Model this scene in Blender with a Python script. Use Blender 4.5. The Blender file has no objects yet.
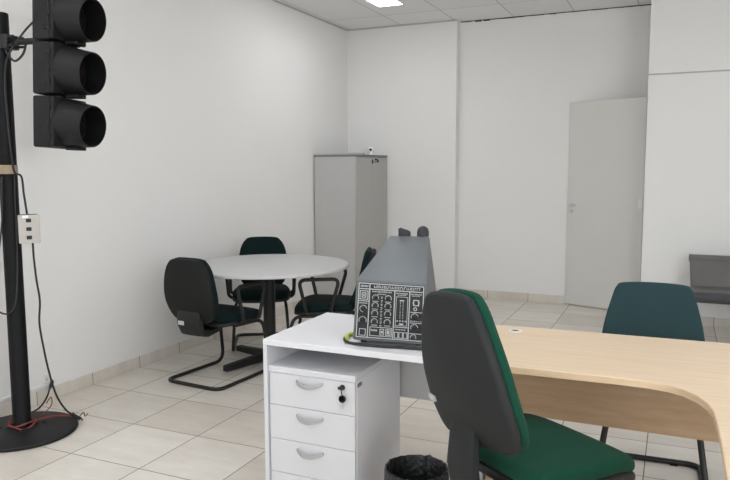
import bpy, bmesh, math, random
from mathutils import Vector, Matrix, Quaternion
random.seed(7)
SC = bpy.context.scene
COL = SC.collection
PI = math.pi

# ------------------------------------------------------------------ camera
cd = bpy.data.cameras.new('camera')
cam = bpy.data.objects.new('camera', cd)
COL.objects.link(cam)
cd.sensor_width = 36.0
cd.lens = 690.7 * 36.0 / 730.0
cd.clip_start = 0.05
yaw, pitch, roll = math.radians(-24.249), math.radians(5.956), math.radians(-0.2075)
fw = Vector((math.sin(yaw) * math.cos(pitch), math.cos(yaw) * math.cos(pitch), -math.sin(pitch)))
r0 = Vector((math.cos(yaw), -math.sin(yaw), 0))
u0 = r0.cross(fw)
rr = r0 * math.cos(roll) + u0 * math.sin(roll)
uu = u0 * math.cos(roll) - r0 * math.sin(roll)
cam.matrix_world = Matrix(((rr.x, uu.x, -fw.x, 0), (rr.y, uu.y, -fw.y, 0), (rr.z, uu.z, -fw.z, 1.46), (0, 0, 0, 1)))
SC.camera = cam

# ------------------------------------------------------------------ world, lights, exposure
w = bpy.data.worlds.new('world')
SC.world = w
w.use_nodes = True
w.node_tree.nodes['Background'].inputs[0].default_value = (0.80, 0.88, 1.0, 1)
w.node_tree.nodes['Background'].inputs[1].default_value = 0.6
SC.view_settings.view_transform = 'Standard'
SC.view_settings.look = 'None'
SC.view_settings.gamma = 1.0
SC.view_settings.use_curve_mapping = False
SC.view_settings.exposure = 0.08
SC.cycles.use_denoising = True
SC.cycles.max_bounces = 10
SC.cycles.diffuse_bounces = 6


def area_light(name, loc, target, sx, sy, power, color=(1, 1, 1)):
    d = bpy.data.lights.new(name, 'AREA')
    d.shape = 'RECTANGLE'
    d.size, d.size_y = sx, sy
    d.energy = power
    d.color = color
    o = bpy.data.objects.new(name, d)
    COL.objects.link(o)
    o.location = loc
    o.rotation_euler = (Vector(target) - Vector(loc)).to_track_quat('-Z', 'Y').to_euler()
    return o


# area lights added as daylight fill, at unseen windows behind and on the right
area_light('fill_light_rear', (-1.2, -2.42, 1.75), (-1.2, 2, 1.9), 3.4, 1.5, 36, (0.90, 0.95, 1.0))
area_light('fill_light_side', (3.42, -0.6, 1.75), (-1.5, 1.6, 1.3), 3.2, 1.5, 112, (0.92, 0.96, 1.0))

# ------------------------------------------------------------------ room constants
XL, XR = -3.575, 3.5
YR0, YB1, YB2 = -2.5, 7.452, 7.571      # rear wall, back wall left of the jog, back wall right of the jog
XJ = -2.25                              # the jog in the back wall
CEIL = 3.06
XP, YP = -0.277, 7.0                    # corner of the partition on the right
TILE, GX, GY = 0.4508, -3.2464, 3.4064


# ------------------------------------------------------------------ materials
def srgb(r, g, b):
    f = lambda c: (c / 255 / 12.92) if c / 255 <= 0.04045 else ((c / 255 + 0.055) / 1.055) ** 2.4
    return (f(r), f(g), f(b), 1)


class NT:
    def __init__(s, name):
        s.m = bpy.data.materials.new(name)
        s.m.use_nodes = True
        s.t = s.m.node_tree
        s.b = s.t.nodes['Principled BSDF']

    def n(s, kind, **kw):
        nd = s.t.nodes.new(kind)
        for k, v in kw.items():
            setattr(nd, k, v)
        return nd

    def l(s, a, b):
        s.t.links.new(a, b)

    def math(s, op, a, b=None, c=None):
        nd = s.n('ShaderNodeMath', operation=op)
        for i, v in enumerate((a, b, c)):
            if v is None:
                continue
            if isinstance(v, (int, float)):
                nd.inputs[i].default_value = v
            else:
                s.l(v, nd.inputs[i])
        return nd.outputs[0]

    def mix(s, fac, a, b):
        nd = s.n('ShaderNodeMix', data_type='RGBA')
        for sock, v in ((nd.inputs[0], fac), (nd.inputs[6], a), (nd.inputs[7], b)):
            if hasattr(v, 'is_linked') or hasattr(v, 'links'):
                s.l(v, sock)
            else:
                sock.default_value = v
        return nd.outputs[2]

    def noise(s, scale, detail=3, rough=0.5, vec=None):
        nd = s.n('ShaderNodeTexNoise')
        nd.inputs['Scale'].default_value = scale
        nd.inputs['Detail'].default_value = detail
        nd.inputs['Roughness'].default_value = rough
        if vec is None:
            vec = s.n('ShaderNodeTexCoord').outputs['Object']
        s.l(vec, nd.inputs['Vector'])
        return nd.outputs['Fac']

    def bump(s, h, strength, dist=0.002):
        nd = s.n('ShaderNodeBump')
        nd.inputs['Strength'].default_value = strength
        nd.inputs['Distance'].default_value = dist
        s.l(h, nd.inputs['Height'])
        s.l(nd.outputs[0], s.b.inputs['Normal'])


def mat(name, col, rough=0.5, metal=0.0, var=0.06, scale=40, bump=0.0, bscale=200, spec=0.5, coat=0.0):
    """plain procedural material: base colour with a little noise, optional fine bump"""
    k = NT(name)
    c = srgb(*col)
    lo = tuple(x * (1 - var) for x in c[:3]) + (1,)
    hi = tuple(min(1, x * (1 + var)) for x in c[:3]) + (1,)
    k.l(k.mix(k.noise(scale), lo, hi), k.b.inputs['Base Color'])
    k.b.inputs['Roughness'].default_value = rough
    k.b.inputs['Metallic'].default_value = metal
    k.b.inputs['Specular IOR Level'].default_value = spec
    k.b.inputs['Coat Weight'].default_value = coat
    if bump:
        k.bump(k.noise(bscale, 4), bump)
    return k.m


def paint_mat(name, col):
    k = NT(name)
    c = srgb(*col)
    a = tuple(x * 0.97 for x in c[:3]) + (1,)
    k.l(k.mix(k.noise(1.6, 4), a, c), k.b.inputs['Base Color'])
    k.b.inputs['Roughness'].default_value = 0.7
    k.b.inputs['Specular IOR Level'].default_value = 0.25
    k.bump(k.noise(60, 5), 0.12, 0.003)
    return k.m


def floor_mat(name, joint_x, joint_y, both=True):
    k = NT(name)
    tc = k.n('ShaderNodeTexCoord').outputs['Object']
    sep = k.n('ShaderNodeSeparateXYZ')
    k.l(tc, sep.inputs[0])

    def cell(out, off):
        v = k.math('DIVIDE', k.math('SUBTRACT', out, off), TILE)
        fl = k.math('FLOOR', v)
        d = k.math('ABSOLUTE', k.math('SUBTRACT', k.math('FRACT', k.math('ADD', v, 0.5)), 0.5))
        return fl, d
    fx, dx = cell(sep.outputs[0], joint_x)
    fy, dy = cell(sep.outputs[1], joint_y)
    dist = k.math('MINIMUM', dx, dy)
    grout = k.math('LESS_THAN', dist, 0.0052)
    comb = k.n('ShaderNodeCombineXYZ')
    k.l(fx, comb.inputs[0])
    k.l(fy, comb.inputs[1])
    wn = k.n('ShaderNodeTexWhiteNoise', noise_dimensions='3D')
    k.l(comb.outputs[0], wn.inputs['Vector'])
    # every tile has its own clouding
    add = k.n('ShaderNodeVectorMath', operation='MULTIPLY_ADD')
    k.l(wn.outputs['Color'], add.inputs[0])
    add.inputs[1].default_value = (9, 9, 9)
    k.l(tc, add.inputs[2])
    mp = k.n('ShaderNodeMapping')
    mp.inputs['Scale'].default_value = (2.2, 6, 1)
    k.l(add.outputs[0], mp.inputs['Vector'])
    cl = k.noise(1.7, 6, 0.62, mp.outputs[0])
    rmp = k.n('ShaderNodeMapRange')
    rmp.inputs['From Min'].default_value = 0.3
    rmp.inputs['From Max'].default_value = 0.7
    k.l(cl, rmp.inputs['Value'])
    base = k.mix(rmp.outputs[0], srgb(213, 206, 196), srgb(229, 224, 217))
    tint = k.mix(wn.outputs['Value'], srgb(238, 236, 232), srgb(255, 255, 255))
    mm = k.n('ShaderNodeMix', data_type='RGBA', blend_type='MULTIPLY')
    mm.inputs[0].default_value = 1
    k.l(base, mm.inputs[6])
    k.l(tint, mm.inputs[7])
    k.l(k.mix(grout, mm.outputs[2], srgb(118, 100, 86)), k.b.inputs['Base Color'])
    k.l(k.math('MULTIPLY_ADD', grout, 0.5, 0.3), k.b.inputs['Roughness'])
    k.b.inputs['Specular IOR Level'].default_value = 0.4
    inv = k.math('SUBTRACT', 1.0, grout)
    k.bump(inv, 0.5, 0.002)
    return k.m


def ceiling_mat():
    k = NT('ceiling_tile')
    tc = k.n('ShaderNodeTexCoord').outputs['Object']
    sep = k.n('ShaderNodeSeparateXYZ')
    k.l(tc, sep.inputs[0])

    def cell(out, off, size):
        v = k.math('DIVIDE', k.math('SUBTRACT', out, off), size)
        d = k.math('ABSOLUTE', k.math('SUBTRACT', k.math('FRACT', k.math('ADD', v, 0.5)), 0.5))
        return k.math('MULTIPLY', d, size), k.math('FLOOR', v)
    dx, fx = cell(sep.outputs[0], -2.90, 0.622)
    dy, fy = cell(sep.outputs[1], 6.93, 1.244)
    gr = k.math('LESS_THAN', k.math('MINIMUM', dx, dy), 0.006)
    comb = k.n('ShaderNodeCombineXYZ')
    k.l(fx, comb.inputs[0])
    k.l(fy, comb.inputs[1])
    wn = k.n('ShaderNodeTexWhiteNoise', noise_dimensions='3D')
    k.l(comb.outputs[0], wn.inputs['Vector'])
    base = k.mix(wn.outputs['Value'], srgb(234, 234, 234), srgb(241, 241, 241))
    base = k.mix(k.math('MULTIPLY', k.noise(140, 3), 0.25), base, srgb(190, 190, 189))
    k.l(k.mix(gr, base, srgb(192, 191, 189)), k.b.inputs['Base Color'])
    k.b.inputs['Roughness'].default_value = 0.9
    k.bump(k.noise(160, 4), 0.3, 0.003)
    return k.m


def wood_mat(name, c1, c2, axis_scale=(1.2, 26, 26), rough=0.38):
    k = NT(name)
    tc = k.n('ShaderNodeTexCoord').outputs['Object']
    mp = k.n('ShaderNodeMapping')
    mp.inputs['Scale'].default_value = axis_scale
    k.l(tc, mp.inputs['Vector'])
    g = k.noise(2.4, 6, 0.6, mp.outputs[0])
    mp2 = k.n('ShaderNodeMapping')
    mp2.inputs['Scale'].default_value = tuple(a * 5 for a in axis_scale)
    k.l(tc, mp2.inputs['Vector'])
    g2 = k.noise(2.0, 3, 0.6, mp2.outputs[0])
    s = k.math('MULTIPLY_ADD', g2, 0.35, k.math('MULTIPLY', g, 0.65))
    rg = k.n('ShaderNodeMapRange')
    rg.inputs['From Min'].default_value = 0.3
    rg.inputs['From Max'].default_value = 0.7
    k.l(s, rg.inputs['Value'])
    k.l(k.mix(rg.outputs[0], srgb(*c1), srgb(*c2)), k.b.inputs['Base Color'])
    k.b.inputs['Roughness'].default_value = rough
    k.bump(g2, 0.04, 0.001)
    return k.m


def fabric_mat(name, col, rough=0.9, sheen=0.04):
    k = NT(name)
    c = srgb(*col)
    tc = k.n('ShaderNodeTexCoord').outputs['Object']
    wv = k.noise(420, 2, 0.5, tc)
    a = tuple(x * 0.72 for x in c[:3]) + (1,)
    b = tuple(min(1, x * 1.25) for x in c[:3]) + (1,)
    k.l(k.mix(wv, a, b), k.b.inputs['Base Color'])
    k.b.inputs['Roughness'].default_value = rough
    k.b.inputs['Sheen Weight'].default_value = sheen
    k.b.inputs['Specular IOR Level'].default_value = 0.12
    k.bump(wv, 0.25, 0.001)
    return k.m


def emit_mat(name, col, power):
    k = NT(name)
    k.b.inputs['Base Color'].default_value = srgb(*col)
    k.b.inputs['Emission Color'].default_value = srgb(*col)
    nz = k.noise(30)
    k.l(k.math('MULTIPLY_ADD', nz, power * 0.1, power * 0.95), k.b.inputs['Emission Strength'])
    return k.m


def bag_mat():
    k = NT('black_plastic_bag')
    k.b.inputs['Base Color'].default_value = srgb(22, 23, 24)
    k.b.inputs['Roughness'].default_value = 0.28
    k.bump(k.noise(45, 5, 0.6), 0.8, 0.012)
    return k.m


def metal_mat(name, col, rough=0.3):
    return mat(name, col, rough, 1.0, 0.04, 60)


M = dict(
    wall=paint_mat('white_wall_paint', (232, 231, 229)),
    partition=paint_mat('white_partition_paint', (240, 240, 239)),
    door=mat('grey_white_door_paint', (213, 212, 207), 0.5, var=0.02, scale=3),
    floor=floor_mat('beige_floor_tile', GX, GY),
    ceiling=ceiling_mat(),
    seam=mat('seam_trim_grey', (184, 183, 181), 0.7),  # plain grey of the partition seam and the ceiling edge angle
    dark_gap=mat('dark_ceiling_edge', (52, 48, 44), 0.9, var=0.5, scale=14),
    trunk=mat('white_plastic', (226, 226, 224), 0.4),
    white=mat('white_melamine', (219, 219, 222), 0.42, var=0.015, scale=9, bump=0.03, bscale=300),
    white_edge=mat('white_edge_band', (208, 208, 211), 0.4, var=0.01),
    grey_table=mat('light_grey_laminate', (198, 198, 198), 0.45, var=0.02, scale=12),
    cabinet=mat('grey_melamine', (186, 185, 183), 0.5, var=0.02, scale=8),
    cabinet_door=mat('grey_melamine_door', (174, 173, 169), 0.5, var=0.02, scale=8),
    cabinet_edge=mat('dark_grey_edge', (120, 120, 118), 0.5),
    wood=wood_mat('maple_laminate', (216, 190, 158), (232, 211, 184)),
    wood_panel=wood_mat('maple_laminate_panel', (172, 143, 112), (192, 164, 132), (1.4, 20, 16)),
    wood_edge=wood_mat('maple_edge_band', (208, 178, 142), (222, 196, 164), (3, 3, 40)),
    black_metal=mat('black_powder_coat', (22, 22, 23), 0.5, var=0.12, scale=60),
    black_plastic=mat('black_plastic', (25, 26, 26), 0.55, var=0.08, scale=70, bump=0.06, bscale=500),
    shell=mat('charcoal_textured_plastic', (38, 39, 40), 0.6, var=0.06, scale=30, bump=0.15, bscale=420, spec=0.25),
    shell_dark=mat('dark_charcoal_plastic', (29, 30, 29), 0.65, var=0.06, scale=30, bump=0.15, bscale=420, spec=0.25),
    signal=mat('black_signal_paint', (24, 24, 25), 0.55, var=0.18, scale=18, bump=0.08, bscale=150, spec=0.3),
    signal_in=mat('flat_black_visor', (16, 16, 17), 0.8),
    pole=mat('black_pole_paint', (12, 12, 13), 0.55, var=0.15, scale=9, spec=0.2),
    green=fabric_mat('green_fabric', (22, 66, 51)),
    green_dark=fabric_mat('dark_green_fabric', (17, 35, 34)),
    teal=fabric_mat('teal_green_fabric', (48, 69, 72)),
    teal_dark=fabric_mat('teal_piping', (22, 50, 52)),
    sofa=mat('grey_vinyl', (104, 102, 101), 0.5, var=0.12, scale=7, bump=0.5, bscale=9),
    sofa_dark=mat('dark_grey_vinyl', (66, 65, 70), 0.5, var=0.1, scale=8, bump=0.3, bscale=10),
    chrome=metal_mat('brushed_chrome', (205, 205, 208), 0.28),
    alu=mat('satin_aluminium', (172, 173, 176), 0.35, 0.35, 0.03, 60),
    device=mat('grey_hammered_paint', (98, 103, 107), 0.5, var=0.05, scale=60, bump=0.06, bscale=300),
    device_side=mat('grey_device_side', (140, 142, 142), 0.5, var=0.04),
    panel=mat('black_instrument_panel', (21, 22, 24), 0.45),
    print=mat('white_panel_print', (176, 178, 178), 0.6, var=0.05),
    knob=mat('black_knob', (20, 20, 22), 0.35),
    rubber=mat('black_rubber', (40, 42, 44), 0.6),
    cord=mat('black_cord', (28, 28, 28), 0.5),
    red=mat('red_wire', (120, 52, 44), 0.5),
    tape=mat('brown_tape', (150, 134, 112), 0.6),
    yellow=mat('yellow_green_tape', (196, 206, 92), 0.5),
    box=mat('beige_grey_outlet_box', (186, 181, 174), 0.5, var=0.04),
    label=mat('pale_label', (196, 198, 196), 0.5),
    camera_white=mat('glossy_white_plastic', (240, 240, 240), 0.25),
    lens=mat('black_glass_lens', (8, 8, 9), 0.1),
    signal_lens=mat('dark_signal_lens', (40, 34, 30), 0.15),
    bag=bag_mat(),
    bin=mat('black_bin_plastic', (26, 27, 28), 0.4),
    lamp=emit_mat('lit_lamp_diffuser', (250, 252, 255), 11.0),
    lamp_frame=mat('white_lamp_frame', (228, 228, 227), 0.4),
    pane=mat('window_glass', (220, 226, 230), 0.1),
)


# ------------------------------------------------------------------ mesh helpers
class MB:
    def __init__(s):
        s.bm = bmesh.new()

    def _add(s, verts, faces):
        vs = [s.bm.verts.new(v) for v in verts]
        for f in faces:
            try:
                s.bm.faces.new([vs[i] for i in f])
            except ValueError:
                pass
        return vs

    def hexa(s, p, bevel=0.0, seg=2):
        """p: 4 bottom points (ccw from above), 4 top points"""
        t = bmesh.new()
        vs = [t.verts.new(v) for v in p]
        for f in ((3, 2, 1, 0), (4, 5, 6, 7), (0, 1, 5, 4), (1, 2, 6, 5), (2, 3, 7, 6), (3, 0, 4, 7)):
            t.faces.new([vs[i] for i in f])
        if bevel:
            bmesh.ops.bevel(t, geom=list(t.edges), offset=bevel, segments=seg, profile=0.5, affect='EDGES')
        s._merge(t)
        return s

    def _merge(s, t):
        me = bpy.data.meshes.new('tmp')
        t.to_mesh(me)
        t.free()
        s.bm.from_mesh(me)
        bpy.data.meshes.remove(me)

    def box(s, x0, x1, y0, y1, z0, z1, bevel=0.0, seg=2):
        return s.hexa([(x0, y0, z0), (x1, y0, z0), (x1, y1, z0), (x0, y1, z0),
                       (x0, y0, z1), (x1, y0, z1), (x1, y1, z1), (x0, y1, z1)], bevel, seg)

    def prism(s, poly, z0, z1, bevel=0.0, seg=2):
        t = bmesh.new()
        lo = [t.verts.new((x, y, z0)) for x, y in poly]
        hi = [t.verts.new((x, y, z1)) for x, y in poly]
        n = len(poly)
        t.faces.new(lo[::-1])
        t.faces.new(hi)
        for i in range(n):
            t.faces.new((lo[i], lo[(i + 1) % n], hi[(i + 1) % n], hi[i]))
        bmesh.ops.recalc_face_normals(t, faces=t.faces)
        if bevel:
            ed = [e for e in t.edges if abs(e.verts[0].co.z - e.verts[1].co.z) < 1e-6]
            bmesh.ops.bevel(t, geom=ed, offset=bevel, segments=seg, profile=0.5, affect='EDGES')
        s._merge(t)
        return s

    def tube(s, pts, r, n=10, closed=False, taper=None):
        pts = [Vector(p) for p in pts]
        N = len(pts)
        tang = []
        for i in range(N):
            a = pts[i - 1] if (i > 0 or closed) else pts[i]
            b = pts[(i + 1) % N] if (i < N - 1 or closed) else pts[i]
            tang.append((b - a).normalized())
        ref = Vector((0, 0, 1)) if abs(tang[0].z) < 0.9 else Vector((1, 0, 0))
        nrm = (ref - tang[0] * ref.dot(tang[0])).normalized()
        rings = []
        for i in range(N):
            nrm = (nrm - tang[i] * nrm.dot(tang[i])).normalized()
            bi = tang[i].cross(nrm)
            ri = r if taper is None else r * taper[i]
            rings.append([s.bm.verts.new(pts[i] + (nrm * math.cos(2 * PI * j / n) + bi * math.sin(2 * PI * j / n)) * ri) for j in range(n)])
        for i in range(N if closed else N - 1):
            a, b = rings[i], rings[(i + 1) % N]
            for j in range(n):
                s.bm.faces.new((a[j], a[(j + 1) % n], b[(j + 1) % n], b[j]))
        if not closed:
            s.bm.faces.new(rings[0][::-1])
            s.bm.faces.new(rings[-1])
        return s

    def lathe(s, prof, n=32, center=(0, 0, 0), axis='Z', cap=True):
        """prof: (radius, height) list"""
        c = Vector(center)
        rings = []
        for rad, h in prof:
            ring = []
            for j in range(n):
                a = 2 * PI * j / n
                x, y = rad * math.cos(a), rad * math.sin(a)
                v = {'Z': Vector((x, y, h)), 'Y': Vector((x, h, -y)), 'X': Vector((h, x, y))}[axis]
                ring.append(s.bm.verts.new(c + v))
            rings.append(ring)
        for a, b in zip(rings, rings[1:]):
            for j in range(n):
                s.bm.faces.new((a[j], a[(j + 1) % n], b[(j + 1) % n], b[j]))
        if cap:
            s.bm.faces.new(rings[0][::-1])
            s.bm.faces.new(rings[-1])
        return s

    def loft(s, rings, cap=True):
        vr = [[s.bm.verts.new(p) for p in ring] for ring in rings]
        n = len(vr[0])
        for a, b in zip(vr, vr[1:]):
            for j in range(n):
                s.bm.faces.new((a[j], a[(j + 1) % n], b[(j + 1) % n], b[j]))
        if cap:
            s.bm.faces.new(vr[0][::-1])
            s.bm.faces.new(vr[-1])
        return s

    def ball(s, c, r, n=16, squash=(1, 1, 1)):
        t = bmesh.new()
        bmesh.ops.create_uvsphere(t, u_segments=n, v_segments=n // 2 + 2, radius=r)
        for v in t.verts:
            v.co = Vector((v.co.x * squash[0], v.co.y * squash[1], v.co.z * squash[2])) + Vector(c)
        s._merge(t)
        return s

    def xf(s, mtx):
        s.bm.transform(mtx)
        return s

    def build(s, name, material, parent=None, smooth=True, label=None):
        bmesh.ops.recalc_face_normals(s.bm, faces=s.bm.faces)
        me = bpy.data.meshes.new(name)
        s.bm.to_mesh(me)
        s.bm.free()
        if smooth:
            me.shade_smooth()
            me.set_sharp_from_angle(angle=math.radians(38))
        me.materials.append(material)
        o = bpy.data.objects.new(name, me)
        COL.objects.link(o)
        if parent is not None:
            o.parent = parent
        if label:
            o['label'] = label
        return o


def fillet(pts, rad, n=6):
    """round the corners of an open polyline"""
    pts = [Vector(p) for p in pts]
    out = [pts[0]]
    rads = rad if isinstance(rad, (list, tuple)) else [rad] * len(pts)
    for i in range(1, len(pts) - 1):
        a, b, c = pts[i - 1], pts[i], pts[i + 1]
        d1, d2 = (a - b), (c - b)
        t = min(rads[i], d1.length * 0.48, d2.length * 0.48)
        p, q = b + d1.normalized() * t, b + d2.normalized() * t
        for k in range(n + 1):
            f = k / n
            out.append(p * (1 - f) ** 2 + b * 2 * f * (1 - f) + q * f * f)
    out.append(pts[-1])
    return out


def smooth_path(pts, n=8):
    """Catmull-Rom through the points"""
    P = [Vector(p) for p in pts]
    P = [P[0] * 2 - P[1]] + P + [P[-1] * 2 - P[-2]]
    out = []
    for i in range(1, len(P) - 2):
        for k in range(n):
            t = k / n
            a, b, c, d = P[i - 1], P[i], P[i + 1], P[i + 2]
            out.append(0.5 * ((2 * b) + (c - a) * t + (2 * a - 5 * b + 4 * c - d) * t * t + (3 * b - a - 3 * c + d) * t ** 3))
    out.append(P[-2])
    return out


def tag(o, label, cat, group=None, kind=None):
    o['label'] = label
    o['category'] = cat
    if group:
        o['group'] = group
    if kind:
        o['kind'] = kind
    return o


def thing(name, label, cat, loc=(0, 0, 0), rz=0.0, group=None):
    o = bpy.data.objects.new(name, None)
    o.empty_display_size = 0.1
    COL.objects.link(o)
    o.location = loc
    o.rotation_euler = (0, 0, rz)
    return tag(o, label, cat, group)


def struct(o, label, cat):
    o['kind'] = 'structure'
    o['label'] = label
    o['category'] = cat
    return o


def copy_tree(o, parent=None):
    c = o.copy()
    COL.objects.link(c)
    if parent is not None:
        c.parent = parent
    for ch in list(o.children):
        copy_tree(ch, c)
    return c


def face_to(fx, fy):
    """z rotation that turns local +Y towards (fx, fy)"""
    return math.atan2(-fx, fy)


# ------------------------------------------------------------------ the room
T = 0.12
struct(MB().box(XL - T, XR + T, YR0 - T, YB2 + T, -0.1, 0.0).build('floor', M['floor'], smooth=False),
       'beige glossy square tile floor with dark grout lines', 'floor')
struct(MB().box(XL - T, XR + T, YR0 - T, YB2 + T, CEIL, CEIL + 0.1).build('ceiling', M['ceiling'], smooth=False),
       'grey suspended ceiling of rectangular textured tiles', 'ceiling')
struct(MB().box(XL - T, XL, YR0, YB1 + T, 0, CEIL).build('wall_left', M['wall'], smooth=False),
       'long plain white wall behind the traffic light and round table', 'wall')
struct(MB().box(XL, XJ, YB1, YB2 + T, 0, CEIL).build('wall_back', M['wall'], smooth=False),
       'white back wall section behind the grey cabinet, standing slightly forward', 'wall')
struct(MB().box(XJ, XP + 0.1, YB2, YB2 + T, 0, CEIL).build('wall_back_recess', M['wall'], smooth=False),
       'white back wall section set slightly back, beside the door', 'wall')
struct(MB().prism([(XP, YP), (XR, YP), (XR, YB2 + T), (XP + 0.1, YB2 + T), (XP + 0.1, YB2), (XP, YB2)], 0, CEIL).build('wall_partition', M['partition'], smooth=False),
       'bright white partition wall behind the grey sofa', 'wall')
# rear wall and right wall are unseen; their window openings are added to suit the daylight fill
rb = MB()
rb.box(XL - T, XR + T, YR0 - T, YR0, 0, 0.95).box(XL - T, XR + T, YR0 - T, YR0, 2.55, CEIL)
rb.box(XL - T, -2.95, YR0 - T, YR0, 0.95, 2.55).box(0.55, XR + T, YR0 - T, YR0, 0.95, 2.55)
struct(rb.build('wall_rear', M['wall'], smooth=False), 'white rear wall with an added long window', 'wall')
rb = MB()
rb.box(XR, XR + T, YR0, YB2 + T, 0, 0.95).box(XR, XR + T, YR0, YB2 + T, 2.55, CEIL)
rb.box(XR, XR + T, YR0, -2.25, 0.95, 2.55).box(XR, XR + T, 1.05, YB2 + T, 0.95, 2.55)
struct(rb.build('wall_right', M['wall'], smooth=False), 'white right wall with an added wide window', 'wall')

# tile skirting: separate tiles show as joints
BH = 0.084


def skirting(name, x0, x1, y0, y1, label):
    return struct(MB().box(x0, x1, y0, y1, 0, BH, 0.002, 1).build(name, M['floor'], smooth=False), label, 'baseboard')


skirting('baseboard_left', XL, XL + 0.009, YR0, YB1, 'beige tile skirting along the left wall')
skirting('baseboard_back', XL + 0.009, XJ, YB1 - 0.009, YB1, 'beige tile skirting behind the grey cabinet')
skirting('baseboard_recess', XJ, -1.06, YB2 - 0.009, YB2, 'beige tile skirting along the recessed back wall')
skirting('baseboard_partition', XP, XR, YP - 0.009, YP, 'beige tile skirting behind the grey sofa')

# seam in the partition, corner bead, dark gap under the ceiling, cable trunking
tb = MB()
tb.box(XP - 0.001, XR, YP - 0.004, YP - 0.001, 2.30, 2.313)
struct(tb.build('trim_1', M['seam'], smooth=False), 'thin grey horizontal seam across the white partition', 'trim')
gb = MB()
gb.box(XJ + 0.005, XP - 0.005, YB2 - 0.003, YB2 - 0.0004, CEIL - 0.007, CEIL - 0.0004)
x = XJ + 0.02
while x < XP - 0.02:
    L = random.uniform(0.06, 0.22)
    h = 0.008 + 0.012 * random.random() * (1.5 if x < -1.85 else 0.35)
    gb.box(x, min(x + L, XP - 0.005), YB2 - 0.005, YB2 - 0.0031, CEIL - h, CEIL - 0.0005)
    x += L + random.uniform(0.0, 0.06)
struct(gb.build('trim_2', M['dark_gap'], smooth=False), 'ragged dark gap where the recessed wall meets the ceiling', 'trim')
struct(MB().box(XL, XL + 0.012, YR0, 3.1, 0.100, 0.118, 0.002, 1).build('trim_3', M['trunk'], smooth=False),
       'thin white cable trunking running just above the left skirting', 'trim')
struct(MB().box(XL, XJ, YB1 - 0.014, YB1, CEIL - 0.014, CEIL - 0.0005).box(XL, XL + 0.014, YR0, YB1, CEIL - 0.014, CEIL - 0.0005).build('trim_4', M['seam'], smooth=False),
       'narrow grey ceiling edge angle along the left and back walls', 'trim')

# unseen windows, added to go with the daylight fill lights
for nm, ax, lab in (('added_window_1', 'y', 'added white framed window in the unseen rear wall'), ('added_window_2', 'x', 'added white framed window in the unseen right wall')):
    wroot = bpy.data.objects.new(nm, None)
    COL.objects.link(wroot)
    struct(wroot, lab, 'window')
    fb = MB()
    zb, zt_ = (0.95, 2.55) if ax == 'y' else (0.95, 2.55)
    if ax == 'y':
        a0, a1 = -2.95, 0.55
        mk = lambda p, q, z0, z1: fb.box(p, q, YR0 - 0.09, YR0 - 0.03, z0, z1)
    else:
        a0, a1 = -2.25, 1.05
        mk = lambda p, q, z0, z1: fb.box(XR + 0.03, XR + 0.09, p, q, z0, z1)
    mk(a0, a1, zb, zb + 0.05)
    mk(a0, a1, zt_ - 0.05, zt_)
    for i in range(4):
        c = a0 + (a1 - a0) * i / 3
        mk(max(a0, c - 0.025), min(a1, c + 0.025), zb + 0.05, zt_ - 0.05)
    fb.build('window_frame', M['trunk'], wroot, smooth=False)

# ---- the door leaf, swung so its free edge rests on the recessed back wall
dr = bpy.data.objects.new('door_1', None)
COL.objects.link(dr)
struct(dr, 'plain grey-white door leaf standing at an angle beside the partition', 'door')
dr.location = (-1.048, 7.548, 0)
dv = Vector((-0.293 + 1.048, 7.262 - 7.548, 0))
dr.rotation_euler = (0, 0, math.atan2(dv.y, dv.x))
DW = dv.length
MB().box(0, DW, 0, 0.035, 0.006, 2.13, 0.002, 1).build('leaf', M['door'], dr, smooth=False)
hb = MB()
hb.lathe([(0.021, 0), (0.021, -0.006), (0.012, -0.008), (0.009, -0.035), (0.011, -0.045)], 20, (0.055, 0, 1.065), 'Y')
hb.tube(fillet([(0.055, -0.045, 1.065), (0.08, -0.047, 1.065), (0.115, -0.042, 1.062)], 0.01), 0.009, 10)
hb.build('handle', M['chrome'], dr)
lk = MB()
lk.lathe([(0.018, 0), (0.018, -0.005), (0.007, -0.007), (0.007, -0.012)], 20, (0.05, 0, 1.0), 'Y')
lk.build('lock', M['chrome'], dr)
for z in (0.25, 1.1):
    hg = MB()
    hg.lathe([(0.008, z - 0.045), (0.008, z + 0.045)], 12, (DW - 0.012, -0.006, 0))
    hg.box(DW - 0.045, DW - 0.012, -0.004, 0.0, z - 0.045, z + 0.045)
    hg.build('hinge', M['trunk'], dr)

# ---- ceiling light
def ceiling_light(x0, x1, y0, y1, label, group=None):
    t = thing('ceiling_light', label, 'ceiling light', ((x0 + x1) / 2, (y0 + y1) / 2, CEIL), 0, group)
    hx, hy = (x1 - x0) / 2, (y1 - y0) / 2
    f = MB()
    f.box(-hx, hx, -hy, -hy + 0.012, -0.012, -0.001).box(-hx, hx, hy - 0.012, hy, -0.012, -0.001)
    f.box(-hx, -hx + 0.012, -hy + 0.012, hy - 0.012, -0.012, -0.001).box(hx - 0.012, hx, -hy + 0.012, hy - 0.012, -0.012, -0.001)
    f.build('frame', M['lamp_frame'], t, smooth=False)
    MB().box(-hx + 0.012, hx - 0.012, -hy + 0.012, hy - 0.012, -0.008, -0.001).build('diffuser', M['lamp'], t, smooth=False)
    return t


ceiling_light(-2.775, -2.50, 5.27, 6.51, 'lit white rectangular light panel in the ceiling near the back wall')
for lx, ly in ((-2.64, 1.6), (-1.5, 3.3), (-0.4, 1.2), (1.3, 1.6), (1.6, 5.0), (-2.64, -1.0), (-0.4, -1.0)):  # unseen panels added to brighten the walls, floor and partition
    ceiling_light(lx - 0.14, lx + 0.14, ly - 0.62, ly + 0.62, 'added unseen light panel in the ceiling, lit to brighten the room', 'added unseen ceiling lights')


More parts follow.
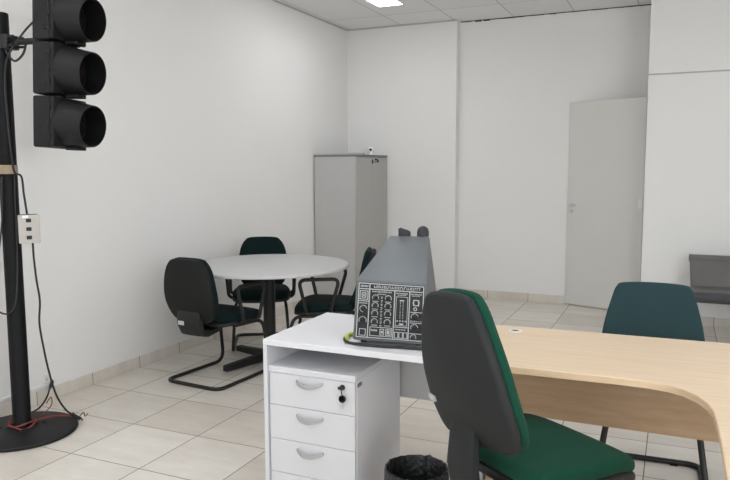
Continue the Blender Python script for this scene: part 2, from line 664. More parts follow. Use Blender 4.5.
# ------------------------------------------------------------------ pads (cushions, backrests)
def pad_mesh(outline, th, edge, crown, fn, back=None, rings=7):
    """outline: closed list of (u, v); th thickness along w; rounded edge; crown bulge on the +w side; fn maps (u,v,w)->xyz"""
    n = len(outline)
    cu = sum(p[0] for p in outline) / n
    cv = sum(p[1] for p in outline) / n
    size = max(max(abs(p[0] - cu), abs(p[1] - cv)) for p in outline)

    def ring(inset, w):
        s = 1 - inset / size
        return [fn(cu + (p[0] - cu) * s, cv + (p[1] - cv) * s, w) for p in outline]
    R = []
    ncap = rings
    for k in range(ncap):                                   # back cap
        f = (k + 0.25) / ncap
        R.append(ring((size - edge) * (1 - f) + edge, 0 if back is None else -back * (1 - f * f)))
    for k in range(6):                                      # lower rounding
        a = PI / 2 * k / 5
        R.append(ring(edge * (1 - math.sin(a)), edge * (1 - math.cos(a))))
    for k in range(6):
        a = PI / 2 * k / 5
        R.append(ring(edge * (1 - math.cos(a)), th - edge * (1 - math.sin(a))))
    for k in range(ncap - 1, -1, -1):
        f = (k + 0.25) / ncap
        R.append(ring((size - edge) * (1 - f) + edge, th + crown * (1 - f * f)))
    mb = MB()
    mb.loft(R)
    return mb


def rounded_outline(ctrl, n=5):
    """closed Catmull-Rom outline"""
    P = [Vector((a, b, 0)) for a, b in ctrl]
    N = len(P)
    out = []
    for i in range(N):
        a, b, c, d = P[i - 1], P[i], P[(i + 1) % N], P[(i + 2) % N]
        for k in range(n):
            t = k / n
            q = 0.5 * ((2 * b) + (c - a) * t + (2 * a - 5 * b + 4 * c - d) * t * t + (3 * b - a - 3 * c + d) * t ** 3)
            out.append((q.x, q.y))
    return out


def sym(half):
    """half outline from bottom centre up the right side; mirrored to a closed loop"""
    return half + [(-a, b) for a, b in reversed(half) if abs(a) > 1e-6]


SHIELD = sym([(0.0, 0.0), (0.10, 0.004), (0.165, 0.03), (0.205, 0.11), (0.215, 0.19), (0.205, 0.28), (0.185, 0.36), (0.152, 0.412), (0.112, 0.436), (0.0, 0.442)])
SEAT = sym([(0.0, -0.21), (0.12, -0.208), (0.175, -0.195), (0.205, -0.15), (0.228, -0.03), (0.235, 0.08), (0.225, 0.165), (0.19, 0.205), (0.11, 0.222), (0.0, 0.226)])


def scale_outline(o, sx, sy):
    return [(a * sx, b * sy) for a, b in o]


# ------------------------------------------------------------------ armchairs at the round table
def make_armchair(label, loc, rz):
    t = thing('office_armchair', label, 'chair', loc, rz, 'armchairs around the round table')
    R_ = 0.0125
    for s in (1,):
        base = [(-0.17, -0.06, 0.385), (-0.20, 0.22, 0.385), (-0.225, 0.28, R_), (-0.235, -0.30, R_),
                (0.235, -0.30, R_), (0.225, 0.28, R_), (0.20, 0.22, 0.385), (0.17, -0.06, 0.385)]
        MB().tube(fillet(base, [0, .07, .09, .07, .07, .09, .07, 0], 8), R_, 12).build('sled_frame', M['black_metal'], t)
    for y in (-0.06, 0.12):
        MB().box(-0.19, 0.19, y, y + 0.03, 0.385, 0.4015, 0.003, 1).build('seat_bracket', M['black_metal'], t)
    pad_mesh(rounded_outline(scale_outline(SEAT, 1.0, 1.02), 4), 0.025, 0.010, 0.0, lambda u, v, q: (u, v, 0.402 + q - 0.02 * (max(0, v - 0.12) / 0.1) ** 2 * 0.5)).build('seat_shell', M['black_plastic'], t)
    pad_mesh(rounded_outline(scale_outline(SEAT, 0.99, 1.01), 5), 0.05, 0.022, 0.012, lambda u, v, q: (u, v, 0.425 + q - 0.025 * max(0, (v - 0.1) / 0.12) ** 2)).build('seat', M['green_dark'], t)

    def back(u, v, q):      # w grows forward (+Y)
        lean = math.radians(12)
        y = q + 0.35 * u * u - 0.03 * math.cos((v - 0.16) * 7) + 0.03
        z = v
        return (u, -0.265 + y * math.cos(lean) - z * math.sin(lean), 0.43 + z * math.cos(lean) + y * math.sin(lean))
    pad_mesh(rounded_outline(SHIELD, 5), 0.03, 0.012, 0.0, lambda u, v, q: back(u, v, q - 0.028), back=0.012).build('back_shell', M['shell_dark'], t)
    pad_mesh(rounded_outline(scale_outline(SHIELD, 0.985, 0.99), 5), 0.045, 0.02, 0.012, lambda u, v, q: back(u, v + 0.002, q)).build('backrest', M['green_dark'], t)
    # wide plastic bracket that carries the back under the seat
    def bracket(u, v, q):
        return back(u, v, q)
    rings = []
    for (y, z, hw, ht) in ((-0.285, 0.56, 0.085, 0.018), (-0.298, 0.50, 0.10, 0.024), (-0.30, 0.43, 0.105, 0.028), (-0.275, 0.375, 0.10, 0.03), (-0.20, 0.352, 0.085, 0.028), (-0.08, 0.36, 0.07, 0.022), (-0.0, 0.39, 0.06, 0.015)):
        rings.append((y, z, hw, ht))
    loop = []
    for i, (y, z, hw, ht) in enumerate(rings):
        a = rings[max(0, i - 1)]
        b = rings[min(len(rings) - 1, i + 1)]
        d = Vector((0, b[0] - a[0], b[1] - a[1])).normalized()
        nrm = Vector((0, -d.z, d.y))
        c = Vector((0, y, z))
        sec = []
        for j in range(16):
            an = 2 * PI * j / 16
            cx = math.copysign(abs(math.cos(an)) ** 0.5, math.cos(an)) * hw
            cn = math.copysign(abs(math.sin(an)) ** 0.5, math.sin(an)) * ht
            sec.append(c + Vector((cx, 0, 0)) + nrm * cn)
        loop.append(sec)
    MB().loft(loop).build('back_bracket', M['black_plastic'], t)
    MB().box(-0.075, -0.025, -0.334, -0.329, 0.425, 0.452).build('maker_tag', M['label'], t, label='small pale rectangular tag')
    for s in (-1, 1):
        arm = [(s * 0.20, 0.10, 0.405), (s * 0.262, 0.11, 0.43), (s * 0.275, 0.165, 0.665), (s * 0.265, -0.13, 0.675), (s * 0.262, -0.06, 0.43), (s * 0.20, -0.07, 0.405)]
        MB().tube(fillet(arm, [0, .03, .055, .055, .03, 0], 7), 0.0135, 10).build('armrest', M['black_plastic'], t)
    return t


def place_chair(label, loc, rz, first=[None]):
    if first[0] is None:
        first[0] = make_armchair(label, loc, rz)
        return first[0]
    c = copy_tree(first[0])
    c.location = loc
    c.rotation_euler = (0, 0, rz)
    c['label'] = label
    return c


place_chair('dark green armchair seen from behind at the round table, nearest the traffic light', (-2.895, 3.94, 0), face_to(0.09, 1.0))
place_chair('dark green armchair on the far side of the round table, facing the camera', (-3.10, 4.80, 0), face_to(0.50, -0.86))
rc = place_chair('dark green armchair seen from the side at the round table, nearest the grey cabinet', (-2.375, 4.562, 0), face_to(-0.94, -0.34))
for ch in rc.children:                 # its back is tilted further than the others
    if ch.name.startswith(('backrest', 'back_shell')):
        piv = Matrix.Translation((0, -0.265, 0.45))
        ch.matrix_local = Matrix.Translation((0, 0.03, 0)) @ piv @ Matrix.Rotation(math.radians(9), 4, 'X') @ piv.inverted()

# ------------------------------------------------------------------ round table
rt = thing('round_table', 'round light grey meeting table on a black pedestal between three chairs', 'table', (-2.76, 4.37, 0))
MB().lathe([(0.0, 0.725), (0.592, 0.725), (0.599, 0.728), (0.6, 0.733), (0.6, 0.745), (0.597, 0.749), (0.592, 0.75), (0.0, 0.75)], 72, cap=False).build('tabletop', M['grey_table'], rt)
MB().prism([(0.045 * math.cos(a), 0.045 * math.sin(a)) for a in [2 * PI * i / 24 for i in range(24)]], 0.03, 0.705).build('column', M['black_metal'], rt)
for k in range(4):
    a = math.radians(250) + k * PI / 2
    d = Vector((math.cos(a), math.sin(a)))
    p = Vector((-d.y, d.x))
    def bar(l0, l1, w0, w1, z0, z1, zt0, zt1, bev):
        q = [d * l0 + p * w0, d * l0 - p * w0, d * l1 - p * w1, d * l1 + p * w1]
        q = [q[1], q[2], q[3], q[0]]
        return MB().hexa([(q[0].x, q[0].y, z0), (q[1].x, q[1].y, z1), (q[2].x, q[2].y, z1), (q[3].x, q[3].y, z0),
                          (q[0].x, q[0].y, zt0), (q[1].x, q[1].y, zt1), (q[2].x, q[2].y, zt1), (q[3].x, q[3].y, zt0)], bev, 1)
    bar(0.03, 0.41, 0.028, 0.024, 0.025, 0.012, 0.085, 0.055, 0.004).build('foot', M['black_metal'], rt)
    bar(0.03, 0.40, 0.02, 0.015, 0.685, 0.705, 0.722, 0.722, 0.003).build('top_support', M['black_metal'], rt)

# ------------------------------------------------------------------ tall grey cabinet
CX0, CX1, CY0, CY1 = -3.56, -3.06, 6.585, 7.42
cb = thing('storage_cabinet', 'tall grey two-door cabinet standing in the corner', 'cabinet', (CX0, CY0, 0))
W_, D_ = CX1 - CX0, CY1 - CY0
b = MB()
b.box(0, W_ - 0.02, 0, 0.018, 0.04, 1.578).box(0, W_ - 0.02, D_ - 0.018, D_, 0.04, 1.578).box(0, 0.018, 0.018, D_ - 0.018, 0.04, 1.578)
b.box(0.018, W_ - 0.02, 0.018, D_ - 0.018, 0.04, 0.058)
b.build('body', M['cabinet'], cb, smooth=False)
MB().box(0.0, W_ - 0.03, 0.01, D_ - 0.01, 0, 0.04).build('plinth', M['cabinet_edge'], cb, smooth=False)
MB().box(-0.004, W_ + 0.004, -0.004, D_ + 0.004, 1.578, 1.602, 0.002, 1).build('cabinet_top', M['cabinet_edge'], cb, smooth=False)
for y0, y1 in ((0.0, D_ / 2 - 0.0015), (D_ / 2 + 0.0015, D_)):
    dd = MB().box(W_ - 0.018, W_, y0, y1, 0.045, 1.575, 0.001, 1).build('door', M['cabinet_door'], cb, smooth=False)
    if y0 > 0.1:
        MB().lathe([(0.012, W_), (0.012, W_ + 0.006), (0.006, W_ + 0.008)], 16, (0, y0 + 0.08, 1.553), 'X').build('lock', M['black_plastic'], dd)
        kb = MB()
        kb.box(W_ + 0.008, W_ + 0.03, y0 + 0.079, y0 + 0.081, 1.549, 1.557)
        kb.lathe([(0.017, W_ + 0.03), (0.017, W_ + 0.034)], 18, (0, y0 + 0.08, 1.533), 'X')
        kb.box(W_ + 0.008, W_ + 0.012, y0 - 0.035, y0 - 0.02, 1.505, 1.55)
        kb.tube([(W_ + 0.02, y0 + 0.078, 1.55), (W_ + 0.02, y0 + 0.075, 1.53), (W_ + 0.018, y0 + 0.02, 1.515), (W_ + 0.012, y0 - 0.025, 1.54)], 0.003, 6)
        kb.build('key', M['black_metal'], dd)
# small camera and tray on the cabinet
wc = thing('security_camera', 'small white camera with a black lens on top of the grey cabinet', 'camera', (-3.09, 7.02, 1.602))
MB().lathe([(0.0, 0.0), (0.03, 0.0), (0.032, 0.006), (0.022, 0.012), (0.014, 0.03), (0.014, 0.036)], 20, cap=False).build('stand', M['camera_white'], wc)
MB().ball((0, 0, 0.058), 0.032, 20).build('head', M['camera_white'], wc)
cdv = Vector((0.38, -0.92, -0.02)).normalized()
MB().ball(Vector((0, 0, 0.058)) + cdv * 0.022, 0.0165, 14).build('lens', M['lens'], wc)
fb = thing('flat_box', 'flat grey box lying on the cabinet beside the small white camera', 'box', (-3.20, 6.93, 1.602), 0.2)
MB().box(-0.10, 0.06, -0.07, 0.07, 0, 0.022, 0.006, 2).build('case', M['cabinet'], fb)
MB().box(-0.08, 0.04, -0.05, 0.05, 0.022, 0.026, 0.002, 1).build('lid', M['label'], fb)

# ------------------------------------------------------------------ traffic signal stand
PX, PY = -3.275, 2.61
FX = Vector((0.99, 0.14, 0)).normalized()
st = thing('signal_stand', 'tall black round pole on a heavy round black base by the left wall', 'pole', (PX, PY, 0))
MB().lathe([(0.0, 0.0), (0.280, 0.0), (0.287, 0.004), (0.288, 0.012), (0.281, 0.02), (0.20, 0.034), (0.10, 0.042), (0.0, 0.044)], 64, cap=False).build('base', M['signal'], st)
for k in range(4):
    a = PI / 4 + k * PI / 2
    MB().lathe([(0.009, 0.036), (0.009, 0.048), (0.005, 0.05)], 6, (0.11 * math.cos(a), 0.11 * math.sin(a), 0)).build('base_bolt', M['black_metal'], st)
MB().lathe([(0.0, 0.04), (0.05, 0.04), (0.05, 0.055), (0.0475, 0.06), (0.0445, 2.268), (0.042, 2.274), (0.0, 2.274)], 32, cap=False).build('pole', M['pole'], st)
MB().lathe([(0.047, 1.435), (0.0485, 1.44), (0.0485, 1.478), (0.047, 1.482)], 32, cap=False).build('tape_band', M['tape'], st)
ang = math.atan2(FX.y, FX.x)
mx = Matrix.Rotation(ang, 4, 'Z')
br = MB()
br.lathe([(0.0455, 2.085), (0.052, 2.087), (0.052, 2.158), (0.0455, 2.16)], 32)
br.tube([(0.05, 0, 2.12), (0.268, 0, 2.12)], 0.017, 14)
br.box(0.045, 0.08, -0.045, 0.045, 2.085, 2.158, 0.004, 1)
for z in (2.10, 2.145):
    for y in (-0.034, 0.034):
        br.tube([(0.075, y, z), (0.115, y, z)], 0.007, 8)
br.xf(mx)
br.build('clamp_arm', M['black_metal'], st)
rl = MB()
pp = [(0.075 * math.cos(a), 0.075 * math.sin(a), 0.050 + 0.012 * math.sin(3 * a)) for a in [2 * PI * i / 40 for i in range(40)]]
rl.tube(pp, 0.005, 8, closed=True)
pp = [(0.068 * math.cos(a), 0.068 * math.sin(a), 0.062 + 0.008 * math.cos(2 * a)) for a in [2 * PI * i / 40 for i in range(40)]]
rl.tube(pp, 0.005, 8, closed=True)
wo = rl.build('red_wire', M['red'])
wo.location = (PX, PY, 0.0)
tag(wo, 'dull red wire coiled around the foot of the black pole', 'wire')
rl2 = MB()
rl2.tube(smooth_path([(PX + 0.06, PY + 0.06, 0.062), (PX + 0.07, PY + 0.15, 0.052), (PX + 0.11, PY + 0.225, 0.034), (PX + 0.16, PY + 0.25, 0.024), (PX + 0.20, PY + 0.235, 0.02)], 6), 0.0055, 8)
rl2.tube(smooth_path([(PX + 0.03, PY + 0.09, 0.062), (PX + 0.03, PY + 0.17, 0.10), (PX + 0.0, PY + 0.20, 0.14), (PX - 0.03, PY + 0.19, 0.10)], 6), 0.003, 6)
rl2.tube(smooth_path([(PX + 0.16, PY + 0.25, 0.026), (PX + 0.175, PY + 0.27, 0.05), (PX + 0.19, PY + 0.265, 0.03), (PX + 0.205, PY + 0.275, 0.048)], 6), 0.0028, 6)
tag(rl2.build('red_lead', M['red']), 'dull red loose wire ends trailing across the round black base', 'wire')

# ------------------------------------------------------------------ traffic light head
hd = thing('traffic_light', 'black three-section traffic light head with tunnel visors mounted on the pole', 'traffic light', (PX + FX.x * 0.265, PY + FX.y * 0.265 + 0.01, 1.57), math.atan2(-FX.x, FX.y))
ec_ = Vector((0.785, -0.62, 0))
hd.rotation_mode = 'QUATERNION'      # the head hangs a little out of plumb
hd.rotation_quaternion = Quaternion(ec_, math.radians(-2.3)) @ Quaternion((0, 0, 1), math.atan2(-FX.x, FX.y))
# local +Y is where it faces
SH, SWD, SD = 0.259, 0.245, 0.105
for i in range(3):
    z0 = i * 0.267
    sec = MB().hexa([(-SWD / 2, 0, z0), (SWD / 2, 0, z0), (SWD / 2, SD, z0), (-SWD / 2, SD, z0),
                     (-SWD / 2, 0, z0 + SH), (SWD / 2, 0, z0 + SH), (SWD / 2, SD, z0 + SH), (-SWD / 2, SD, z0 + SH)], 0.012, 3).build('signal_section', M['signal'], hd)
    db = MB()
    db.box(-SWD / 2 - 0.003, SWD / 2 + 0.003, SD + 0.002, SD + 0.028, z0 + 0.004, z0 + SH - 0.004, 0.008, 2)
    for s in (-1, 1):
        for zz in (0.055, 0.13, 0.205):
            db.lathe([(0.009, z0 + zz - 0.012), (0.009, z0 + zz + 0.012)], 10, (s * (SWD / 2 + 0.002), SD, 0))
        db.box(s * SWD / 2 - 0.008, s * SWD / 2 + 0.008, SD - 0.03, SD + 0.01, z0 + 0.05, z0 + 0.07, 0.002, 1)
        db.box(s * SWD / 2 - 0.008, s * SWD / 2 + 0.008, SD - 0.03, SD + 0.01, z0 + 0.195, z0 + 0.215, 0.002, 1)
    db.build('signal_door', M['signal'], sec)
    zc = z0 + SH / 2
    lp = MB()
    lp.lathe([(0.102, SD + 0.026), (0.100, SD + 0.034), (0.075, SD + 0.046), (0.04, SD + 0.053), (0.005, SD + 0.055)], 32, (0, 0, zc), 'Y')
    lp.build('lens', M['signal_lens'], sec)
    # tunnel visor: outer and inner skin, mouth cut slightly slanted
    n = 40
    y0, yl = SD + 0.022, 0.142
    rings = []
    for (rad, f) in ((0.126, 0.0), (0.119, 0.35), (0.112, 0.7), (0.106, 1.0), (0.102, 1.0), (0.108, 0.7), (0.115, 0.35), (0.122, 0.0)):
        ring = []
        for j in range(n):
            a = 2 * PI * j / n
            cut = 1.0 + 0.07 * math.sin(a) if f == 1.0 else 1.0
            ring.append((rad * math.cos(a), y0 + yl * f * cut, zc + rad * math.sin(a) - 0.016 * f))
        rings.append(ring)
    MB().loft(rings, cap=False).build('visor', M['signal'], sec)
    vt = MB()
    vt.box(-0.035, 0.035, y0, y0 + 0.075, zc - 0.139, zc - 0.122, 0.003, 1)
    vt.build('visor_bracket', M['signal'], sec)
for z in (0.2592, 0.5262):
    MB().lathe([(0.045, z), (0.045, z + 0.008)], 24, (0, 0.055, 0)).build('section_joint', M['black_metal'], hd)

# cable from the pole into the back of the head
cbm = MB()
hx, hy = PX + FX.x * 0.265, PY + FX.y * 0.265
cbm.tube(smooth_path([(hx - 0.005, hy + 0.03, 2.25), (hx - 0.06, hy + 0.02, 2.235), (hx - 0.12, hy - 0.01, 2.17), (PX + 0.10, PY - 0.03, 2.06), (PX + 0.062, PY - 0.03, 1.98), (PX + 0.050, PY - 0.028, 1.85), (PX + 0.051, PY - 0.022, 1.65), (PX + 0.053, PY - 0.012, 1.49), (PX + 0.054, PY + 0.0, 1.44), (PX + 0.075, PY + 0.02, 1.42), (PX + 0.08, PY + 0.025, 1.33), (PX + 0.088, PY + 0.03, 1.235), (PX + 0.09, PY + 0.032, 1.215)], 6), 0.0055, 8)
cbm.tube(smooth_path([(hx - 0.09, hy - 0.02, 2.13), (hx - 0.12, hy - 0.02, 2.06), (PX + 0.11, PY - 0.01, 2.02), (PX + 0.07, PY - 0.02, 2.06), (PX + 0.06, PY - 0.03, 2.12)], 6), 0.006, 8)
tag(cbm.build('signal_cable', M['cord']), 'black cable running from the traffic light down the pole to the outlet box', 'cable')
cb2 = MB()
cb2.tube(smooth_path([(PX + 0.02, PY - 0.055, 1.42), (PX + 0.008, PY - 0.058, 1.2), (PX - 0.03, PY - 0.065, 1.0), (PX - 0.05, PY - 0.085, 0.85), (PX - 0.035, PY - 0.09, 0.72), (PX + 0.01, PY - 0.07, 0.685), (PX + 0.04, PY - 0.04, 0.72), (PX + 0.05, PY - 0.022, 0.85), (PX + 0.052, PY - 0.012, 1.05), (PX + 0.052, PY - 0.008, 1.3), (PX + 0.052, PY - 0.004, 1.43)], 6), 0.0045, 8)
tag(cb2.build('slack_cable', M['cord']), 'thin black cable hanging in a loop against the lower pole', 'cable')

# outlet box on the pole
e_r, e_c = Vector((0.62, 0.785, 0)), Vector((0.785, -0.62, 0))
ob = thing('outlet_box', 'beige-grey box with three sockets strapped to the black pole', 'outlet box', Vector((PX, PY, 1.0625)) + e_r * 0.080 + e_c * 0.05, math.atan2(e_r.y, e_r.x) + 0.12)
# local x = image right, local -y = towards camera
MB().box(-0.052, 0.052, -0.018, 0.03, 0.0, 0.155, 0.005, 2).build('box_body', M['black_plastic'], ob)
MB().box(-0.05, 0.055, -0.030, -0.0185, 0.001, 0.154, 0.004, 2).build('face_plate', M['box'], ob)
for z in (0.032, 0.078, 0.124):
    sb = MB()
    sb.box(-0.013, 0.013, -0.033, -0.0305, z - 0.010, z + 0.010, 0.002, 1)
    sb.build('socket', M['black_plastic'], ob)
MB().box(-0.05, 0.02, 0.0305, 0.05, 0.05, 0.11, 0.003, 1).build('strap', M['black_metal'], ob)
MB().box(-0.03, 0.0, -0.0325, -0.0305, 0.138, 0.152).build('tag', M['camera_white'], ob)

pcd = MB()
bx, by = (Vector((PX, PY, 0)) + e_r * 0.088 + e_c * 0.05).xy
pcd.tube(smooth_path([(bx + 0.008, by + 0.008, 1.065), (bx + 0.008, by + 0.010, 0.98), (bx + 0.012, by + 0.016, 0.86), (bx + 0.020, by + 0.024, 0.74), (bx + 0.012, by + 0.02, 0.62), (bx + 0.022, by + 0.03, 0.48), (bx + 0.030, by + 0.05, 0.34), (bx + 0.044, by + 0.078, 0.2), (bx + 0.066, by + 0.12, 0.10), (bx + 0.09, by + 0.165, 0.05), (bx + 0.105, by + 0.185, 0.03)], 6), 0.0055, 8)
pcd.tube(smooth_path([(bx + 0.08, by + 0.148, 0.068), (bx + 0.09, by + 0.165, 0.05), (bx + 0.105, by + 0.185, 0.03)], 4), 0.0105, 8)
tag(pcd.build('power_cord', M['cord']), 'black cord hanging from the outlet box down to the round base', 'cord')

ws = thing('wall_socket', 'small white cover plate on the left wall just above the skirting', 'socket', (XL, 3.03, 0.12))
MB().box(0, 0.010, -0.014, 0.014, 0.0, 0.05, 0.003, 1).build('plate', M['trunk'], ws)
MB().box(0.010, 0.013, -0.008, 0.008, 0.015, 0.035, 0.001, 1).build('socket_face', M['label'], ws)
pl = thing('plug_cord', 'black plug and short cord lying against the left skirting', 'plug', (XL + 0.03, 3.045, 0.105))
MB().tube([(-0.012, 0.02, 0.022), (0.006, 0.005, 0.018), (0.02, -0.02, 0.0), (0.026, -0.035, -0.012)], 0.012, 12, taper=[0.8, 1.0, 0.85, 0.45]).build('plug', M['cord'], pl)
MB().tube(smooth_path([(0.024, -0.03, -0.008), (0.05, -0.08, -0.05), (0.07, -0.15, -0.085), (0.10, -0.24, -0.083), (0.13, -0.30, -0.06), (0.16, -0.37, -0.05)], 6), 0.0055, 8).build('cord', M['cord'], pl)

# ------------------------------------------------------------------ white desk
wd = thing('white_desk', 'white rectangular desk carrying the grey instrument', 'desk', (-1.555, 2.405, 0))
DWD, DDP = 0.83, 0.585
MB().box(0, DWD, 0, DDP, 0.725, 0.75, 0.002, 1).build('desktop', M['white'], wd, smooth=False)
MB().box(0, 0.019, 0.0, DDP, 0.0, 0.7245, 0.002, 1).build('side_panel', M['white_edge'], wd, smooth=False)
MB().box(DWD - 0.026, DWD - 0.001, 0.40, DDP, 0.0, 0.7245, 0.002, 1).build('side_panel', M['white_edge'], wd, smooth=False)
MB().box(0.0255, DWD - 0.027, DDP - 0.06, DDP - 0.042, 0.395, 0.7245).build('modesty_panel', M['cabinet'], wd, smooth=False, label='light grey panel under the desktop')

# drawer pedestal under it
pd = thing('drawer_pedestal', 'white four-drawer pedestal with curved handles under the white desk', 'drawer unit', (-1.534, 2.416, 0))
PWD, PDP = 0.40, 0.49
MB().box(0, PWD, 0.018, PDP, 0.03, 0.611, 0.001, 1).build('body', M['white'], pd, smooth=False)
MB().box(-0.001, PWD + 0.003, -0.004, PDP + 0.002, 0.6115, 0.638, 0.002, 1).build('pedestal_top', M['white_edge'], pd, smooth=False)
for x in (0.05, PWD - 0.05):
    for y in (0.07, PDP - 0.06):
        MB().lathe([(0.018, 0.0), (0.02, 0.006), (0.02, 0.024), (0.012, 0.0295)], 16, (x, y, 0)).build('caster', M['black_plastic'], pd)
zt = 0.610
for k in range(4):
    z1 = zt - (k * 0.1465 - 0.007 if k else 0)
    z0 = zt - ((k + 1) * 0.1465 - 0.007) + 0.002
    dw = MB().box(0.002, PWD - 0.002, 0.0, 0.0175, max(0.035, z0), z1, 0.0012, 1).build('drawer', M['white_edge'], pd, smooth=False)
    hz = zt - k * 0.1465 - 0.034
    pts = []
    for j in range(13):
        f = j / 12
        xx = 0.132 + 0.125 * f
        dd_ = 0.026 * math.sin(PI * f) ** 0.6
        pts.append((xx, -0.001 - dd_, hz + 0.010 - 0.012 * math.sin(PI * f)))
    hb_ = MB()
    rings = []
    for j, p in enumerate(pts):
        f = j / 12
        hh = 0.005 + 0.0055 * math.sin(PI * f)
        rings.append([(p[0], p[1] - 0.003, p[2] - hh), (p[0], p[1] - 0.005, p[2]), (p[0], p[1] - 0.003, p[2] + hh), (p[0], p[1] + 0.002, p[2] + hh), (p[0], p[1] + 0.002, p[2] - hh)])
    hb_.loft(rings)
    hb_.build('handle', M['alu'], dw)
    if k == 0:
        MB().lathe([(0.011, 0.0), (0.011, -0.005), (0.008, -0.007)], 18, (0.345, 0, z1 - 0.024), 'Y').build('lock', M['black_plastic'], dw)
        kb = MB()
        kb.tube([(0.345, -0.015, z1 - 0.025), (0.352, -0.018, z1 - 0.06)], 0.0025, 6)
        kb.box(0.332, 0.358, -0.020, -0.0075, z1 - 0.030, z1 - 0.019, 0.002, 1)
        kb.lathe([(0.015, -0.016), (0.015, -0.022)], 18, (0.352, 0, z1 - 0.066), 'Y')
        kb.box(0.340, 0.364, -0.022, -0.016, z1 - 0.073, z1 - 0.054, 0.002, 1)
        kb.build('key', M['black_plastic'], dw)
        MB().box(0.348, 0.356, -0.020, -0.018, z1 - 0.106, z1 - 0.080).build('key_blade', M['chrome'], dw)
MB().box(PWD + 0.0005, PWD + 0.003, 0.02, 0.06, 0.585, 0.60).build('side_tag', M['cabinet_edge'], pd, label='small grey tag on the side')

# ------------------------------------------------------------------ instrument on the white desk
DZ = 0.7505
dev = thing('electronic_instrument', 'grey tapered electronic instrument with a black control panel on the white desk', 'instrument', (0, 0, 0))
A_ = Vector((-1.173, 2.476, DZ + 0.018))      # front bottom left
B_ = Vector((-0.882, 2.530, DZ + 0.012))
C_ = Vector((-0.876, 2.536, DZ + 0.257))      # front top right
D_ = Vector((-1.160, 2.486, DZ + 0.265))
E1 = Vector((-1.200, 2.905, DZ + 0.02))
F1 = Vector((-0.955, 2.950, DZ + 0.02))
G1 = Vector((-1.010, 2.950, DZ + 0.403))
H1 = Vector((-1.185, 2.910, DZ + 0.403))
MB().hexa([A_, B_, F1, E1, D_, C_, G1, H1], 0.007, 2).build('case', M['device'], dev)
nf = (B_ - A_).cross(D_ - A_).normalized()     # outward (towards the camera)


def P(u, v, h):
    p = (A_ * (1 - u) + B_ * u) * (1 - v) + (D_ * (1 - u) + C_ * u) * v
    return p + nf * h


def plate(mb, u0, u1, v0, v1, h0, h1):
    mb.hexa([P(u0, v0, h0), P(u1, v0, h0), P(u1, v0, h1), P(u0, v0, h1), P(u0, v1, h0), P(u1, v1, h0), P(u1, v1, h1), P(u0, v1, h1)])


pm = MB()
plate(pm, 0.035, 0.975, 0.045, 0.965, 0.0002, 0.003)
pm.build('control_panel', M['panel'], dev, smooth=False)


def uv(x, y):
    """panel drawing grid (0..390 across, 0..340 down)"""
    return 0.045 + 0.92 * x / 390.0, 0.955 - 0.90 * y / 340.0


pr = MB()


def rect(x0, y0, x1, y1, h=0.0036):
    u0, v1 = uv(x0, y0)
    u1, v0 = uv(x1, y1)
    plate(pr, u0, u1, v0, v1, 0.0025, h)


def frame(x0, y0, x1, y1, t=5):
    rect(x0, y0, x1, y0 + t)
    rect(x0, y1 - t, x1, y1)
    rect(x0, y0 + t, x0 + t, y1 - t)
    rect(x1 - t, y0 + t, x1, y1 - t)


frame(0, 0, 390, 340, 6)
rect(8, 34, 382, 40)
rect(66, 6, 72, 334)
rect(216, 40, 222, 334)
rect(304, 40, 310, 334)
# header lettering: white strip with dark gaps, as short strokes
x = 80
random.seed(11)
while x < 372:
    L = random.choice((7, 8, 9, 10))
    if random.random() < 0.86:
        y0 = 12
        k = random.random()
        rect(x, y0, x + 3, y0 + 16)
        if k < 0.7:
            rect(x + 3, y0, x + L, y0 + 4)
        if k > 0.2:
            rect(x + 3, y0 + 12, x + L, y0 + 16)
        if 0.3 < k < 0.9:
            rect(x + 3, y0 + 6, x + L - 2, y0 + 9)
    x += L + 4
for x in range(14, 60, 8):
    rect(x, 14, x + 5, 26)
frame(10, 48, 62, 104, 5)
frame(22, 60, 50, 92, 5)
frame(31, 70, 42, 82, 3)
rect(6, 110, 66, 115)


def strokes(x0, x1, y, hgt=8):
    x = x0
    while x < x1 - 3:
        rect(x, y, x + 4, y + hgt)
        x += 4 + random.choice((2, 3, 4))


strokes(84, 204, 46)
strokes(118, 172, 62, 6)
strokes(228, 296, 48)
strokes(236, 290, 60, 5)
strokes(316, 378, 48)
strokes(320, 372, 60, 5)
# round dial scales
def ring(x, y, r, a0=0, a1=360, t=2.6, n=20):
    for i in range(n):
        a = math.radians(a0 + (a1 - a0) * (i + 0.5) / n)
        px, py = x + r * math.cos(a), y - r * math.sin(a)
        rect(px - t, py - t, px + t, py + t)


for cx in (106, 182):
    for cy in (88, 136, 184, 236):
        ring(cx, cy, 18, -30, 210, 2.2, 16)
        rect(cx - 18, cy + 20, cx + 18, cy + 24)
for y in range(80, 260, 22):
    rect(138, y, 150, y + 4)
    rect(140, y + 9, 147, y + 13)
frame(80, 268, 212, 326, 4)
strokes(88, 132, 284, 12)
frame(140, 278, 166, 318, 4)
rect(147, 290, 159, 306)
frame(174, 278, 204, 318, 4)
rect(182, 286, 196, 310)
# slider column
frame(228, 72, 298, 252, 3)
rect(250, 92, 276, 99)
for y in range(104, 212, 9):
    rect(252, y, 258, y + 3)
    rect(268, y, 274, y + 3)
for x in (236, 252, 268, 284):
    rect(x, 218, x + 8, 226)
rect(252, 236, 276, 246)
rect(222, 258, 304, 263)
strokes(230, 296, 272, 7)
frame(226, 290, 250, 330, 4)
frame(252, 290, 276, 330, 4)
frame(278, 290, 302, 330, 4)
